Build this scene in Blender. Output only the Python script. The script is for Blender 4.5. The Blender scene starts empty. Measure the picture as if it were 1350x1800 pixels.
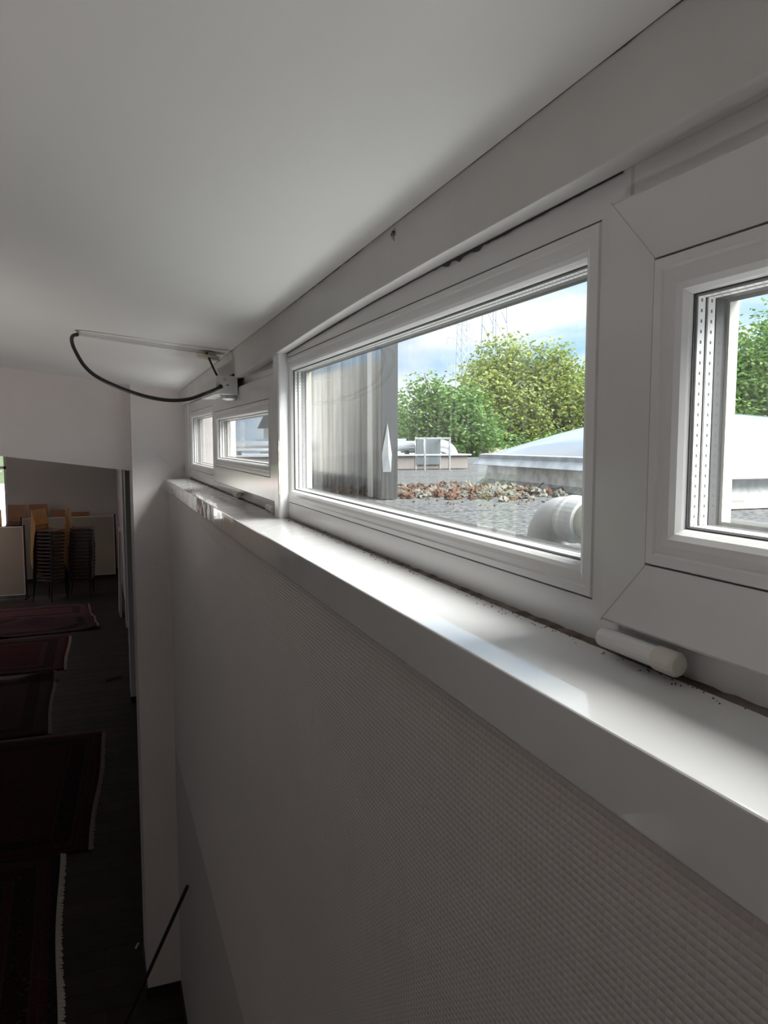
import bpy, bmesh, math, random
import numpy as np
from mathutils import Vector, Matrix

# ------------------------------------------------------------------ camera, world, light
S = bpy.context.scene
COL = S.collection
S.view_settings.view_transform = 'Standard'
S.view_settings.look = 'None'
S.view_settings.gamma = 1.0
S.view_settings.use_curve_mapping = False
S.view_settings.exposure = 0.12

cd = bpy.data.cameras.new('camera')
cd.sensor_fit = 'VERTICAL'
cd.sensor_height = 24.0
cd.lens = 18.0
cd.clip_start = 0.02
cd.clip_end = 1000
cam = bpy.data.objects.new('camera', cd)
COL.objects.link(cam)
_R = [[0.93755464, -0.03207004, 0.34635647], [-0.34783802, -0.08644086, 0.93356129], [0.0, -0.99574067, -0.09219821]]
cam.matrix_world = Matrix(((_R[0][0], -_R[0][1], -_R[0][2], 0.0),
                           (_R[1][0], -_R[1][1], -_R[1][2], 0.0),
                           (_R[2][0], -_R[2][1], -_R[2][2], 3.3),
                           (0, 0, 0, 1)))
S.camera = cam

SKY_STRENGTH = 1.3
SUN_STRENGTH = 21.0


def build_world():
    w = bpy.data.worlds.new('sky')
    S.world = w
    w.use_nodes = True
    nt = w.node_tree
    nt.nodes.clear()
    N, L = nt.nodes.new, nt.links.new
    tc = N('ShaderNodeTexCoord')
    mp = N('ShaderNodeMapping')
    mp.inputs['Scale'].default_value = (1.0, 1.0, 3.2)
    L(tc.outputs['Generated'], mp.inputs['Vector'])
    nz = N('ShaderNodeTexNoise')
    nz.inputs['Scale'].default_value = 3.6
    nz.inputs['Detail'].default_value = 7
    nz.inputs['Roughness'].default_value = 0.56
    nz.inputs['Distortion'].default_value = 0.3
    L(mp.outputs['Vector'], nz.inputs['Vector'])
    cr = N('ShaderNodeValToRGB')
    e = cr.color_ramp.elements
    e[0].position = 0.36
    e[0].color = (0.28, 0.56, 0.95, 1)
    e[1].position = 0.62
    e[1].color = (1.02, 1.02, 1.02, 1)
    m = e.new(0.47)
    m.color = (0.55, 0.75, 0.97, 1)
    L(nz.outputs['Fac'], cr.inputs['Fac'])
    bg = N('ShaderNodeBackground')
    bg.inputs['Strength'].default_value = SKY_STRENGTH
    L(cr.outputs['Color'], bg.inputs['Color'])
    out = N('ShaderNodeOutputWorld')
    L(bg.outputs['Background'], out.inputs['Surface'])


build_world()

sd = bpy.data.lights.new('sun', 'SUN')
sd.energy = SUN_STRENGTH
sd.angle = math.radians(55)
sd.color = (1.0, 0.97, 0.93)
sun = bpy.data.objects.new('sun', sd)
COL.objects.link(sun)
sun.rotation_euler = Vector((0.55, -0.60, 0.98)).to_track_quat('Z', 'Y').to_euler()


def portal(name, loc, rot, sx, sy):
    d = bpy.data.lights.new(name, 'AREA')
    d.shape = 'RECTANGLE'
    d.size, d.size_y = sx, sy
    d.cycles.is_portal = True
    o = bpy.data.objects.new(name, d)
    COL.objects.link(o)
    o.location = loc
    o.rotation_euler = rot
    return o


portal('window_portal', (0.62, 1.2, 3.33), (0, math.radians(90), 0), 0.5, 6.6)

# ------------------------------------------------------------------ materials
MATS = {}


def mat(name, col, rough=0.6, metal=0.0, var=0.0, vscale=8.0, bump=0.0, bscale=40.0, coat=0.0, col2=None, spec=0.5, detail=4):
    if name in MATS:
        return MATS[name]
    m = bpy.data.materials.new(name)
    m.use_nodes = True
    nt = m.node_tree
    b = nt.nodes['Principled BSDF']
    N, L = nt.nodes.new, nt.links.new
    b.inputs['Roughness'].default_value = rough
    b.inputs['Metallic'].default_value = metal
    b.inputs['Specular IOR Level'].default_value = spec
    b.inputs['Coat Weight'].default_value = coat
    tc = N('ShaderNodeTexCoord')
    nz = N('ShaderNodeTexNoise')
    nz.inputs['Scale'].default_value = vscale
    nz.inputs['Detail'].default_value = detail
    L(tc.outputs['Object'], nz.inputs['Vector'])
    c1 = tuple(col) + (1,)
    c2 = tuple(col2) + (1,) if col2 else tuple(max(0, c * (1 - var)) for c in col) + (1,)
    mx = N('ShaderNodeMix')
    mx.data_type = 'RGBA'
    mx.inputs[6].default_value = c1
    mx.inputs[7].default_value = c2
    rp = N('ShaderNodeMapRange')
    rp.inputs[1].default_value = 0.38
    rp.inputs[2].default_value = 0.64
    L(nz.outputs['Fac'], rp.inputs[0])
    L(rp.outputs[0], mx.inputs[0])
    L(mx.outputs[2], b.inputs['Base Color'])
    if bump > 0:
        n2 = N('ShaderNodeTexNoise')
        n2.inputs['Scale'].default_value = bscale
        n2.inputs['Detail'].default_value = 5
        L(tc.outputs['Object'], n2.inputs['Vector'])
        bp = N('ShaderNodeBump')
        bp.inputs['Strength'].default_value = bump
        bp.inputs['Distance'].default_value = 0.01
        L(n2.outputs['Fac'], bp.inputs['Height'])
        L(bp.outputs['Normal'], b.inputs['Normal'])
    MATS[name] = m
    return m


def math_node(nt, op, a, b=None):
    n = nt.nodes.new('ShaderNodeMath')
    n.operation = op
    for i, v in enumerate((a, b)):
        if v is None:
            continue
        if isinstance(v, (int, float)):
            n.inputs[i].default_value = v
        else:
            nt.links.new(v, n.inputs[i])
    return n.outputs[0]


def wallpaper(name, col, strength=0.6):
    m = mat(name, col, rough=0.5, var=0.03, vscale=3)
    nt = m.node_tree
    tc = nt.nodes.new('ShaderNodeTexCoord')
    sp = nt.nodes.new('ShaderNodeSeparateXYZ')
    nt.links.new(tc.outputs['Object'], sp.inputs[0])
    u = math_node(nt, 'ADD', sp.outputs[0], sp.outputs[1])
    s1 = math_node(nt, 'SINE', math_node(nt, 'MULTIPLY', u, math.pi / 0.0090))
    s2 = math_node(nt, 'SINE', math_node(nt, 'MULTIPLY', sp.outputs[2], math.pi / 0.0074))
    h = math_node(nt, 'POWER', math_node(nt, 'ABSOLUTE', math_node(nt, 'MULTIPLY', s1, s2)), 0.7)
    bp = nt.nodes.new('ShaderNodeBump')
    bp.inputs['Strength'].default_value = strength
    bp.inputs['Distance'].default_value = 0.0012
    nt.links.new(h, bp.inputs['Height'])
    nt.links.new(bp.outputs['Normal'], nt.nodes['Principled BSDF'].inputs['Normal'])
    return m


def glass_mat():
    m = bpy.data.materials.new('window_glass')
    m.use_nodes = True
    nt = m.node_tree
    nt.nodes.clear()
    N, L = nt.nodes.new, nt.links.new
    tr = N('ShaderNodeBsdfTransparent')
    tr.inputs[0].default_value = (0.96, 0.975, 0.97, 1)
    gl = N('ShaderNodeBsdfGlossy')
    gl.inputs['Roughness'].default_value = 0.0
    ge = N('ShaderNodeNewGeometry')
    dp = N('ShaderNodeVectorMath')
    dp.operation = 'DOT_PRODUCT'
    L(ge.outputs['Incoming'], dp.inputs[0])
    L(ge.outputs['Normal'], dp.inputs[1])
    cs = math_node(nt, 'SUBTRACT', 1.0, math_node(nt, 'ABSOLUTE', dp.outputs['Value']))
    fres = math_node(nt, 'ADD', 0.05, math_node(nt, 'MULTIPLY', 0.95, math_node(nt, 'POWER', cs, 5.0)))
    mx = N('ShaderNodeMixShader')
    L(fres, mx.inputs[0])
    L(tr.outputs[0], mx.inputs[1])
    L(gl.outputs[0], mx.inputs[2])
    # water streaks and dried dirt
    tc = N('ShaderNodeTexCoord')
    mp = N('ShaderNodeMapping')
    mp.inputs['Scale'].default_value = (1, 26, 1.6)
    L(tc.outputs['Object'], mp.inputs[0])
    nz = N('ShaderNodeTexNoise')
    nz.inputs['Scale'].default_value = 2.2
    nz.inputs['Detail'].default_value = 4
    L(mp.outputs[0], nz.inputs['Vector'])
    rp = N('ShaderNodeMapRange')
    rp.inputs[1].default_value = 0.52
    rp.inputs[2].default_value = 0.78
    rp.inputs[3].default_value = 0.006
    rp.inputs[4].default_value = 0.07
    L(nz.outputs['Fac'], rp.inputs[0])
    df = N('ShaderNodeBsdfDiffuse')
    df.inputs[0].default_value = (0.75, 0.75, 0.72, 1)
    tl = N('ShaderNodeBsdfTranslucent')
    tl.inputs[0].default_value = (0.75, 0.75, 0.72, 1)
    dm = N('ShaderNodeMixShader')
    dm.inputs[0].default_value = 0.6
    L(df.outputs[0], dm.inputs[1])
    L(tl.outputs[0], dm.inputs[2])
    m2 = N('ShaderNodeMixShader')
    L(rp.outputs[0], m2.inputs[0])
    L(mx.outputs[0], m2.inputs[1])
    L(dm.outputs[0], m2.inputs[2])
    out = N('ShaderNodeOutputMaterial')
    L(m2.outputs[0], out.inputs[0])
    MATS['window_glass'] = m
    return m


def leaf_mat(name, ca, cb, cc):
    m = bpy.data.materials.new(name)
    m.use_nodes = True
    nt = m.node_tree
    b = nt.nodes['Principled BSDF']
    N, L = nt.nodes.new, nt.links.new
    at = N('ShaderNodeAttribute')
    at.attribute_name = 'leaf_tint'
    cr = N('ShaderNodeValToRGB')
    e = cr.color_ramp.elements
    e[0].color = tuple(ca) + (1,)
    e[1].color = tuple(cc) + (1,)
    x = e.new(0.5)
    x.color = tuple(cb) + (1,)
    L(at.outputs['Fac'], cr.inputs[0])
    L(cr.outputs[0], b.inputs['Base Color'])
    b.inputs['Roughness'].default_value = 0.5
    tl = N('ShaderNodeBsdfTranslucent')
    L(cr.outputs[0], tl.inputs[0])
    mx = N('ShaderNodeMixShader')
    mx.inputs[0].default_value = 0.4
    L(b.outputs[0], mx.inputs[1])
    L(tl.outputs[0], mx.inputs[2])
    L(mx.outputs[0], nt.nodes['Material Output'].inputs[0])
    return m


def rug_mat(name, field, band, accent, hx, hy, seed):
    """oriental rug: nested borders round a patterned field, in the rug's own coordinates"""
    m = bpy.data.materials.new(name)
    m.use_nodes = True
    nt = m.node_tree
    b = nt.nodes['Principled BSDF']
    b.inputs['Roughness'].default_value = 0.95
    b.inputs['Specular IOR Level'].default_value = 0.1
    N, L = nt.nodes.new, nt.links.new
    tc = N('ShaderNodeTexCoord')
    sp = N('ShaderNodeSeparateXYZ')
    L(tc.outputs['Object'], sp.inputs[0])
    ax = math_node(nt, 'SUBTRACT', hx, math_node(nt, 'ABSOLUTE', sp.outputs[0]))
    ay = math_node(nt, 'SUBTRACT', hy, math_node(nt, 'ABSOLUTE', sp.outputs[1]))
    d = math_node(nt, 'MINIMUM', ax, ay)
    cr = N('ShaderNodeValToRGB')
    cr.color_ramp.interpolation = 'CONSTANT'
    e = cr.color_ramp.elements
    e[0].position, e[0].color = 0.0, tuple(c * 1.2 for c in field) + (1,)
    e[1].position, e[1].color = 0.05, tuple(band) + (1,)
    for p, c in ((0.09, accent), (0.10, band), (0.14, accent), (0.15, tuple(x * 0.35 for x in band)), (0.30, accent), (0.31, band), (0.36, accent), (0.37, field)):
        k = e.new(p)
        k.color = tuple(c) + (1,)
    L(d, cr.inputs[0])
    vo = N('ShaderNodeTexVoronoi')
    vo.inputs['Scale'].default_value = 11 + seed
    L(tc.outputs['Object'], vo.inputs['Vector'])
    nz = N('ShaderNodeTexNoise')
    nz.inputs['Scale'].default_value = 26
    nz.inputs['Detail'].default_value = 3
    L(tc.outputs['Object'], nz.inputs['Vector'])
    ring = math_node(nt, 'SINE', math_node(nt, 'MULTIPLY', vo.outputs['Distance'], 34.0))
    f1 = math_node(nt, 'GREATER_THAN', math_node(nt, 'MULTIPLY', ring, nz.outputs['Fac']), 0.36)
    mx = N('ShaderNodeMix')
    mx.data_type = 'RGBA'
    L(math_node(nt, 'MULTIPLY', f1, 0.75), mx.inputs[0])
    L(cr.outputs[0], mx.inputs[6])
    mx.inputs[7].default_value = tuple(c * 1.35 for c in accent) + (1,)
    L(mx.outputs[2], b.inputs['Base Color'])
    return m


WHITE = (0.78, 0.78, 0.76)
M_CEIL = mat('ceiling_paint', (0.80, 0.80, 0.785), 0.85, var=0.035, vscale=1.4, bump=0.03, bscale=60)
M_PAPER = wallpaper('woven_wallpaper', (0.74, 0.695, 0.685), 0.65)
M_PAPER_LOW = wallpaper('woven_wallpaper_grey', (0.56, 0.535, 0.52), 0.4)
M_PLASTER = mat('lintel_plaster', (0.70, 0.69, 0.675), 0.7, var=0.06, vscale=5, bump=0.15, bscale=25)
M_PVC = mat('white_pvc', (0.78, 0.78, 0.78), 0.17, var=0.04, vscale=6)
M_PVC2 = mat('white_pvc_bead', (0.83, 0.83, 0.83), 0.22, var=0.03, vscale=6)
M_SILL = mat('sill_laminate', (0.78, 0.78, 0.78), 0.03, var=0.05, vscale=7, coat=0.8)
_nt = M_SILL.node_tree
_n = _nt.nodes.new('ShaderNodeTexNoise')
_n.inputs['Scale'].default_value = 16
_n.inputs['Detail'].default_value = 6
_n.inputs['Distortion'].default_value = 1.2
_tc = _nt.nodes.new('ShaderNodeTexCoord')
_nt.links.new(_tc.outputs['Object'], _n.inputs['Vector'])
_mr = _nt.nodes.new('ShaderNodeMapRange')
_mr.inputs[1].default_value = 0.45
_mr.inputs[2].default_value = 0.60
_mr.inputs[3].default_value = 0.02
_mr.inputs[4].default_value = 0.16
_nt.links.new(_n.outputs['Fac'], _mr.inputs[0])
_nt.links.new(_mr.outputs[0], _nt.nodes['Principled BSDF'].inputs['Roughness'])
_nt.nodes['Principled BSDF'].inputs['Coat Weight'].default_value = 0.35
M_BLACK = mat('black_rubber', (0.012, 0.012, 0.012), 0.4)
M_GASKET = mat('dark_gasket', (0.05, 0.05, 0.052), 0.5)
M_DIRT = mat('brown_dirt', (0.10, 0.075, 0.055), 0.95, var=0.8, vscale=35, col2=(0.22, 0.19, 0.16))
M_CRUMB = mat('dirt_crumb', (0.05, 0.04, 0.03), 0.95)
M_CREAM = mat('cream_plastic', (0.62, 0.55, 0.44), 0.45)
M_GREYPL = mat('grey_plastic', (0.60, 0.60, 0.58), 0.4, var=0.04)
M_STEELZ = mat('zinc_steel', (0.55, 0.55, 0.55), 0.35, metal=1.0)
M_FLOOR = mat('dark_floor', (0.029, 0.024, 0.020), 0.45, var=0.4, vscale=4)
M_WOODDARK = mat('dark_skirting', (0.02, 0.017, 0.015), 0.5)
glass_mat()


def spacer_mat():
    m = mat('spacer_aluminium', (0.72, 0.72, 0.70), 0.35, var=0.05)
    nt = m.node_tree
    b = nt.nodes['Principled BSDF']
    tc = nt.nodes.new('ShaderNodeTexCoord')
    sp = nt.nodes.new('ShaderNodeSeparateXYZ')
    nt.links.new(tc.outputs['Object'], sp.inputs[0])
    s = math_node(nt, 'SINE', math_node(nt, 'MULTIPLY', math_node(nt, 'ADD', sp.outputs[1], sp.outputs[2]), 2 * math.pi / 0.0085))
    x = math_node(nt, 'COSINE', math_node(nt, 'MULTIPLY', math_node(nt, 'SUBTRACT', sp.outputs[0], 0.4686), 2 * math.pi / 0.0103))
    k = math_node(nt, 'MULTIPLY', math_node(nt, 'GREATER_THAN', s, 0.55), math_node(nt, 'GREATER_THAN', x, 0.86))
    mx = nt.nodes.new('ShaderNodeMix')
    mx.data_type = 'RGBA'
    mx.inputs[6].default_value = (0.74, 0.74, 0.73, 1)
    mx.inputs[7].default_value = (0.10, 0.10, 0.11, 1)
    nt.links.new(k, mx.inputs[0])
    nt.links.new(mx.outputs[2], b.inputs['Base Color'])
    return m


M_SPACER = spacer_mat()

# ------------------------------------------------------------------ helpers


def link(o, parent=None):
    COL.objects.link(o)
    if parent is not None:
        o.parent = parent
    return o


def tag(o, label=None, cat=None, group=None, kind=None):
    if label:
        o['label'] = label
    if cat:
        o['category'] = cat
    if group:
        o['group'] = group
    if kind:
        o['kind'] = kind
    return o


def empty(name, loc=(0, 0, 0), rz=0.0):
    o = bpy.data.objects.new(name, None)
    o.empty_display_size = 0.05
    COL.objects.link(o)
    o.location = loc
    o.rotation_euler = (0, 0, rz)
    return o


class MB:
    """collects shapes in one mesh"""

    def __init__(self):
        self.v, self.f = [], []

    def add(self, vs, fs):
        n = len(self.v)
        self.v += [tuple(p) for p in vs]
        self.f += [tuple(i + n for i in f) for f in fs]
        return self

    def box(self, x0, x1, y0, y1, z0, z1):
        vs = [(x, y, z) for z in (z0, z1) for y in (y0, y1) for x in (x0, x1)]
        return self.add(vs, [(0, 2, 3, 1), (4, 5, 7, 6), (0, 1, 5, 4), (2, 6, 7, 3), (0, 4, 6, 2), (1, 3, 7, 5)])

    def tube(self, pts, r, n=10, cap=True):
        pts = [Vector(p) for p in pts]
        rs = r if isinstance(r, (list, tuple)) else [r] * len(pts)
        vs, fs = [], []
        prev = None
        for i, p in enumerate(pts):
            t = (pts[min(i + 1, len(pts) - 1)] - pts[max(i - 1, 0)]).normalized()
            if prev is None:
                a = Vector((0, 0, 1)) if abs(t.z) < 0.9 else Vector((1, 0, 0))
                u = t.cross(a).normalized()
            else:
                u = (prev - t * prev.dot(t)).normalized()
            prev = u
            w = t.cross(u)
            for k in range(n):
                a = 2 * math.pi * k / n
                vs.append(p + (u * math.cos(a) + w * math.sin(a)) * rs[i])
        for i in range(len(pts) - 1):
            for k in range(n):
                k2 = (k + 1) % n
                fs.append((i * n + k, i * n + k2, (i + 1) * n + k2, (i + 1) * n + k))
        if cap:
            fs.append(tuple(range(n))[::-1])
            fs.append(tuple((len(pts) - 1) * n + k for k in range(n)))
        return self.add(vs, fs)

    def ring(self, y0, y1, z0, z1, prof, closed=True):
        """mitred frame in the YZ plane; prof = (inset, x)"""
        vs, fs = [], []
        for ins, x in prof:
            vs += [(x, y0 + ins, z0 + ins), (x, y1 - ins, z0 + ins), (x, y1 - ins, z1 - ins), (x, y0 + ins, z1 - ins)]
        n = len(prof)
        for i in range(n if closed else n - 1):
            j = (i + 1) % n
            for k in range(4):
                k2 = (k + 1) % 4
                fs.append((i * 4 + k, i * 4 + k2, j * 4 + k2, j * 4 + k))
        return self.add(vs, fs)

    def build(self, name, m, parent=None, smooth=False, bevel=0.0, seg=2):
        me = bpy.data.meshes.new(name)
        me.from_pydata(self.v, [], self.f)
        bm = bmesh.new()
        bm.from_mesh(me)
        bmesh.ops.recalc_face_normals(bm, faces=bm.faces)
        if bevel > 0:
            bmesh.ops.bevel(bm, geom=[e for e in bm.edges if len(e.link_faces) == 2 and e.calc_face_angle(0) > 0.5], offset=bevel, segments=seg, affect='EDGES', profile=0.6)
        bm.to_mesh(me)
        bm.free()
        me.update()
        if smooth:
            me.polygons.foreach_set('use_smooth', [True] * len(me.polygons))
        me.materials.append(m)
        o = bpy.data.objects.new(name, me)
        return link(o, parent)


def box(name, m, x0, x1, y0, y1, z0, z1, parent=None, bevel=0.0):
    return MB().box(x0, x1, y0, y1, z0, z1).build(name, m, parent, bevel=bevel)


def structure(o, label=None):
    o['kind'] = 'structure'
    if label:
        o['label'] = label
    return o


def copy_tree(o, parent=None):
    c = o.copy()
    COL.objects.link(c)
    c.parent = parent
    for ch in o.children:
        copy_tree(ch, c)
    return c


def zc(x, y):
    """ceiling height"""
    return 3.652 - 0.0165 * y + 0.13 * (0.44 - x)


# ------------------------------------------------------------------ room shell
XL, XW, YB, YF = -7.5, 0.365, -4.0, 21.0

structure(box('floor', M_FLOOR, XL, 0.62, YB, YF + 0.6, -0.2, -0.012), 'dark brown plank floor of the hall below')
# planks, laid across the strip of floor the photograph shows
rnd = random.Random(3)
floor = bpy.data.objects['floor']
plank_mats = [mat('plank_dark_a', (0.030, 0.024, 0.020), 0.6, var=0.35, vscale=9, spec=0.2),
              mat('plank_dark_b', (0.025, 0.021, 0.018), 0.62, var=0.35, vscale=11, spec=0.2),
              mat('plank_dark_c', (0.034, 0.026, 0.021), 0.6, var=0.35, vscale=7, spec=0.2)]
plank_src = []
for k in range(3):
    plank_src.append(MB().box(-0.62, 0.62, -0.0965, 0.0965, -0.012, 0.0).build('plank', plank_mats[k], floor, bevel=0.0015, seg=1))
used = [False] * 3
for j in range(88):
    y = 3.6 + j * 0.196
    off = rnd.choice((0.0, 0.4, 0.8))
    for i in range(3):
        x = -0.26 - i * 1.243 + off * 0.0 - (0.0 if i == 0 else 0) + (0.0)
        k = rnd.randrange(3)
        o = plank_src[k] if not used[k] else plank_src[k].copy()
        if used[k]:
            COL.objects.link(o)
            o.parent = floor
        used[k] = True
        o.location = (x - (j % 3) * 0.41 + 0.0 + 0.0, y, 0.0)
    # filler piece up to the wall
    if j % 3:
        w = (j % 3) * 0.41
        o = MB().box(0.36 - w + 0.002, 0.36, y - 0.0965, y + 0.0965, -0.012, 0.0).build('plank', plank_mats[j % 3 - 1], floor, bevel=0.0015, seg=1)

# ceiling: one sloping slab
c = MB()
cor = [(XL - 0.2, YB - 0.2), (0.56, YB - 0.2), (0.56, YF + 0.6), (XL - 0.2, YF + 0.6)]
c.add([(x, y, zc(x, y)) for x, y in cor] + [(x, y, zc(x, y) + 0.25) for x, y in cor],
      [(0, 1, 2, 3), (4, 7, 6, 5), (0, 4, 5, 1), (1, 5, 6, 2), (2, 6, 7, 3), (3, 7, 4, 0)])
structure(c.build('ceiling', M_CEIL), 'white sloping ceiling close above the windows')

# wall under the windows
structure(MB().box(XW, 0.62, YB, 4.52, 1.52, 3.03).box(0.475, 0.62, -2.1, 4.52, 3.03, 3.088).box(XW, 0.62, YB, -2.1, 3.03, 3.9).build('wall_right', M_PAPER),
          'wall with white woven wallpaper below the window sill')
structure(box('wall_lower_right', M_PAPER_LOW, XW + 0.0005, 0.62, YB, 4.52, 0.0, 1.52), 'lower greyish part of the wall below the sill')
structure(MB().box(0.42, 0.62, 4.9, YF, 0.0, 3.9).build('wall_far_right', M_PAPER), 'window side wall in the far bays of the hall')
MP_EXT = mat('render_exterior', (0.62, 0.61, 0.58), 0.85, var=0.1, vscale=4)

p = structure(MB().box(0.175, 0.62, 4.5, 4.95, 0.0, 3.85).build('wall_pillar', M_PAPER), 'white papered pillar at the end of the sill')
structure(MB().box(0.295, 0.62, 10.0, 10.45, 0.0, 3.85).build('wall_pillar', M_PAPER), 'second pillar along the window wall')
structure(MB().box(0.37, 0.62, 14.1, 14.5, 0.0, 3.85).build('wall_pillar', M_PAPER), 'third and farthest pillar along the window wall')
b = MB().box(0.168, 0.366, 4.493, 4.5, 0.0, 0.065).box(0.168, 0.175, 4.493, 4.95, 0, 0.065)
structure(b.build('baseboard_pillar', M_WOODDARK), 'black skirting round the near pillar')
structure(MB().box(0.288, 0.42, 9.993, 10.0, 0.0, 0.07).box(0.288, 0.295, 9.993, 10.45, 0.0, 0.07).build('baseboard_pillar', M_WOODDARK), 'black skirting round the second pillar')
structure(box('baseboard_right', M_WOODDARK, 0.358, 0.365, YB, 4.49, 0.0, 0.065), 'black skirting below the window wall')

# beam across the hall at the first pillar
bm_ = MB()
vs = []
for y in (4.62, 4.95):
    for x in (XL, 0.175):
        zb = 3.137 + 0.132 * (0.119 - x)
        vs += [(x, y, zb), (x, y, zc(x, y) + 0.05)]
bm_.add(vs, [(0, 1, 3, 2), (4, 6, 7, 5), (0, 2, 6, 4), (1, 5, 7, 3), (0, 4, 5, 1), (2, 3, 7, 6)])
structure(bm_.build('ceiling_beam', M_PAPER), 'white downstand beam crossing the hall beside the pillar')

# far end wall, with the bright window at its left
fw = MB()
fw.box(-1.88, 0.62, 21.0, 21.6, 0.0, 5.0)
fw.box(-2.17, -1.88, 21.3, 21.6, 0.0, 5.0)
fw.box(-4.2, -2.17, 21.3, 21.6, 0.0, 1.1)
fw.box(-4.2, -2.17, 21.3, 21.6, 2.98, 5.0)
fw.box(XL, -4.2, 21.3, 21.6, 0.0, 5.0)
structure(fw.build('wall_back', mat('far_wall_paint', (0.66, 0.64, 0.62), 0.8, var=0.05, vscale=1)), 'pale end wall of the hall behind the stacked chairs')
wf = empty('window_6', (-3.18, 21.35, 1.1))
structure(wf, 'bright window in the far end wall')
fr = MB()
for x0, x1, z0, z1 in ((-1.01, -0.95, 0, 1.88), (0.95, 1.01, 0, 1.88), (-0.03, 0.03, 0, 1.88), (-1.01, 1.01, 0, 0.06), (-1.01, 1.01, 1.82, 1.88), (-1.01, 1.01, 1.50, 1.57)):
    fr.box(x0, x1, -0.03, 0.03, z0, z1)
fr.build('frame', M_PVC, wf)
MB().box(-0.95, 0.95, -0.002, 0.002, 0.06, 1.82).build('glass_pane', MATS['window_glass'], wf)

# opposite wall with its tall windows
lw = MB()
wy = [(10.4, 12.8), (14.6, 17.0)]
lw.box(XL - 0.3, XL, YB, YF + 0.6, 0.0, 1.0).box(XL - 0.3, XL, YB, YF + 0.6, 2.9, 5.2)
edges = [YB] + [v for p_ in wy for v in p_] + [YF + 0.6]
for i in range(0, len(edges), 2):
    lw.box(XL - 0.3, XL, edges[i], edges[i + 1], 1.0, 2.9)
structure(lw.build('wall_left', mat('hall_paint', (0.70, 0.69, 0.67), 0.8, var=0.03)), 'opposite long wall of the hall with tall windows')
for i, (a, b_) in enumerate(wy):
    w_ = empty('window_%d' % (7 + i), (XL - 0.12, (a + b_) / 2, 1.0))
    structure(w_, 'tall window in the opposite wall of the hall')
    f_ = MB()
    h = (b_ - a) / 2
    f_.ring(-h, h, 0, 1.9, [(0, -0.04), (0, 0.04), (0.07, 0.04), (0.07, -0.04)])
    f_.box(-0.04, 0.04, -0.04, 0.04, 0.07, 1.83)
    f_.build('frame', M_PVC, w_)
    MB().box(-0.002, 0.002, -h + 0.07, h - 0.07, 0.07, 1.83).build('glass_pane', MATS['window_glass'], w_)
    portal('hall_window_portal', (XL - 0.31, (a + b_) / 2, 1.95), (0, math.radians(-90), 0), 1.9, b_ - a)
structure(box('wall_front', mat('hall_paint', (0.7, 0.69, 0.67)), XL, 0.62, YB - 0.3, YB, 0.0, 5.2), 'hall wall behind the camera')

# lintel over the windows: soffit follows the slightly sagging plaster edge
lin = MB()
ys = [-2.1, 0.4, 1.0, 1.3, 1.55, 1.8, 2.1, 2.4, 2.8, 4.52]
zb = [3.551, 3.551, 3.550, 3.547, 3.541, 3.533, 3.523, 3.515, 3.509, 3.502]
vs, fs = [], []
for y, z in zip(ys, zb):
    t = zc(0.44, y) + 0.08
    vs += [(0.44, y, t), (0.44, y, z), (0.4685, y, z), (0.4685, y, 3.572), (0.545, y, 3.572), (0.545, y, t)]
n = len(ys)
for i in range(n - 1):
    for k in range(6):
        k2 = (k + 1) % 6
        fs.append((i * 6 + k, i * 6 + k2, (i + 1) * 6 + k2, (i + 1) * 6 + k))
fs += [tuple(range(6)), tuple((n - 1) * 6 + k for k in range(6))[::-1]]
lin.add(vs, fs)
structure(lin.build('lintel', M_PLASTER, bevel=0.003), 'painted plaster lintel between ceiling and windows')
lintel = bpy.data.objects['lintel']
# ragged open joint between plaster and window frame
rr = random.Random(9)
cv, cf = [], []
N_ = 120
for i in range(N_):
    y = 0.62 + i * (2.0 - 0.62) / (N_ - 1)
    zt = np.interp(y, ys, zb)
    d = 0.0012 + 0.0022 * max(0, math.sin(y * 9.0) * 0.6 + rr.random() * 0.8 - 0.35) + (0.006 * rr.random() if 0.90 < y < 1.02 else 0)
    cv += [(0.4690, y, zt + 0.001), (0.4686, y, zt - d)]
    if i:
        cf.append((2 * i - 2, 2 * i - 1, 2 * i + 1, 2 * i))
crk = MB().add(cv, cf).build('joint_gap', M_GASKET, lintel)
cv, cf = [], []
for i in range(150):
    y = 0.45 + i * (4.4 - 0.45) / 149
    zt = zc(0.44, y)
    d = 0.0006 + 0.0016 * rr.random() * (0.3 + (math.sin(y * 5) > 0.2))
    cv += [(0.4392, y, zt), (0.4392, y, zt - d)]
    if i:
        cf.append((2 * i - 2, 2 * i - 1, 2 * i + 1, 2 * i))
MB().add(cv, cf).build('ceiling_joint', M_GASKET, lintel)

# ------------------------------------------------------------------ added fill lamps, unseen: pendants that brighten walls and far hall
FILL_UP, FILL_DOWN = 4.0, 1.6


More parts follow.
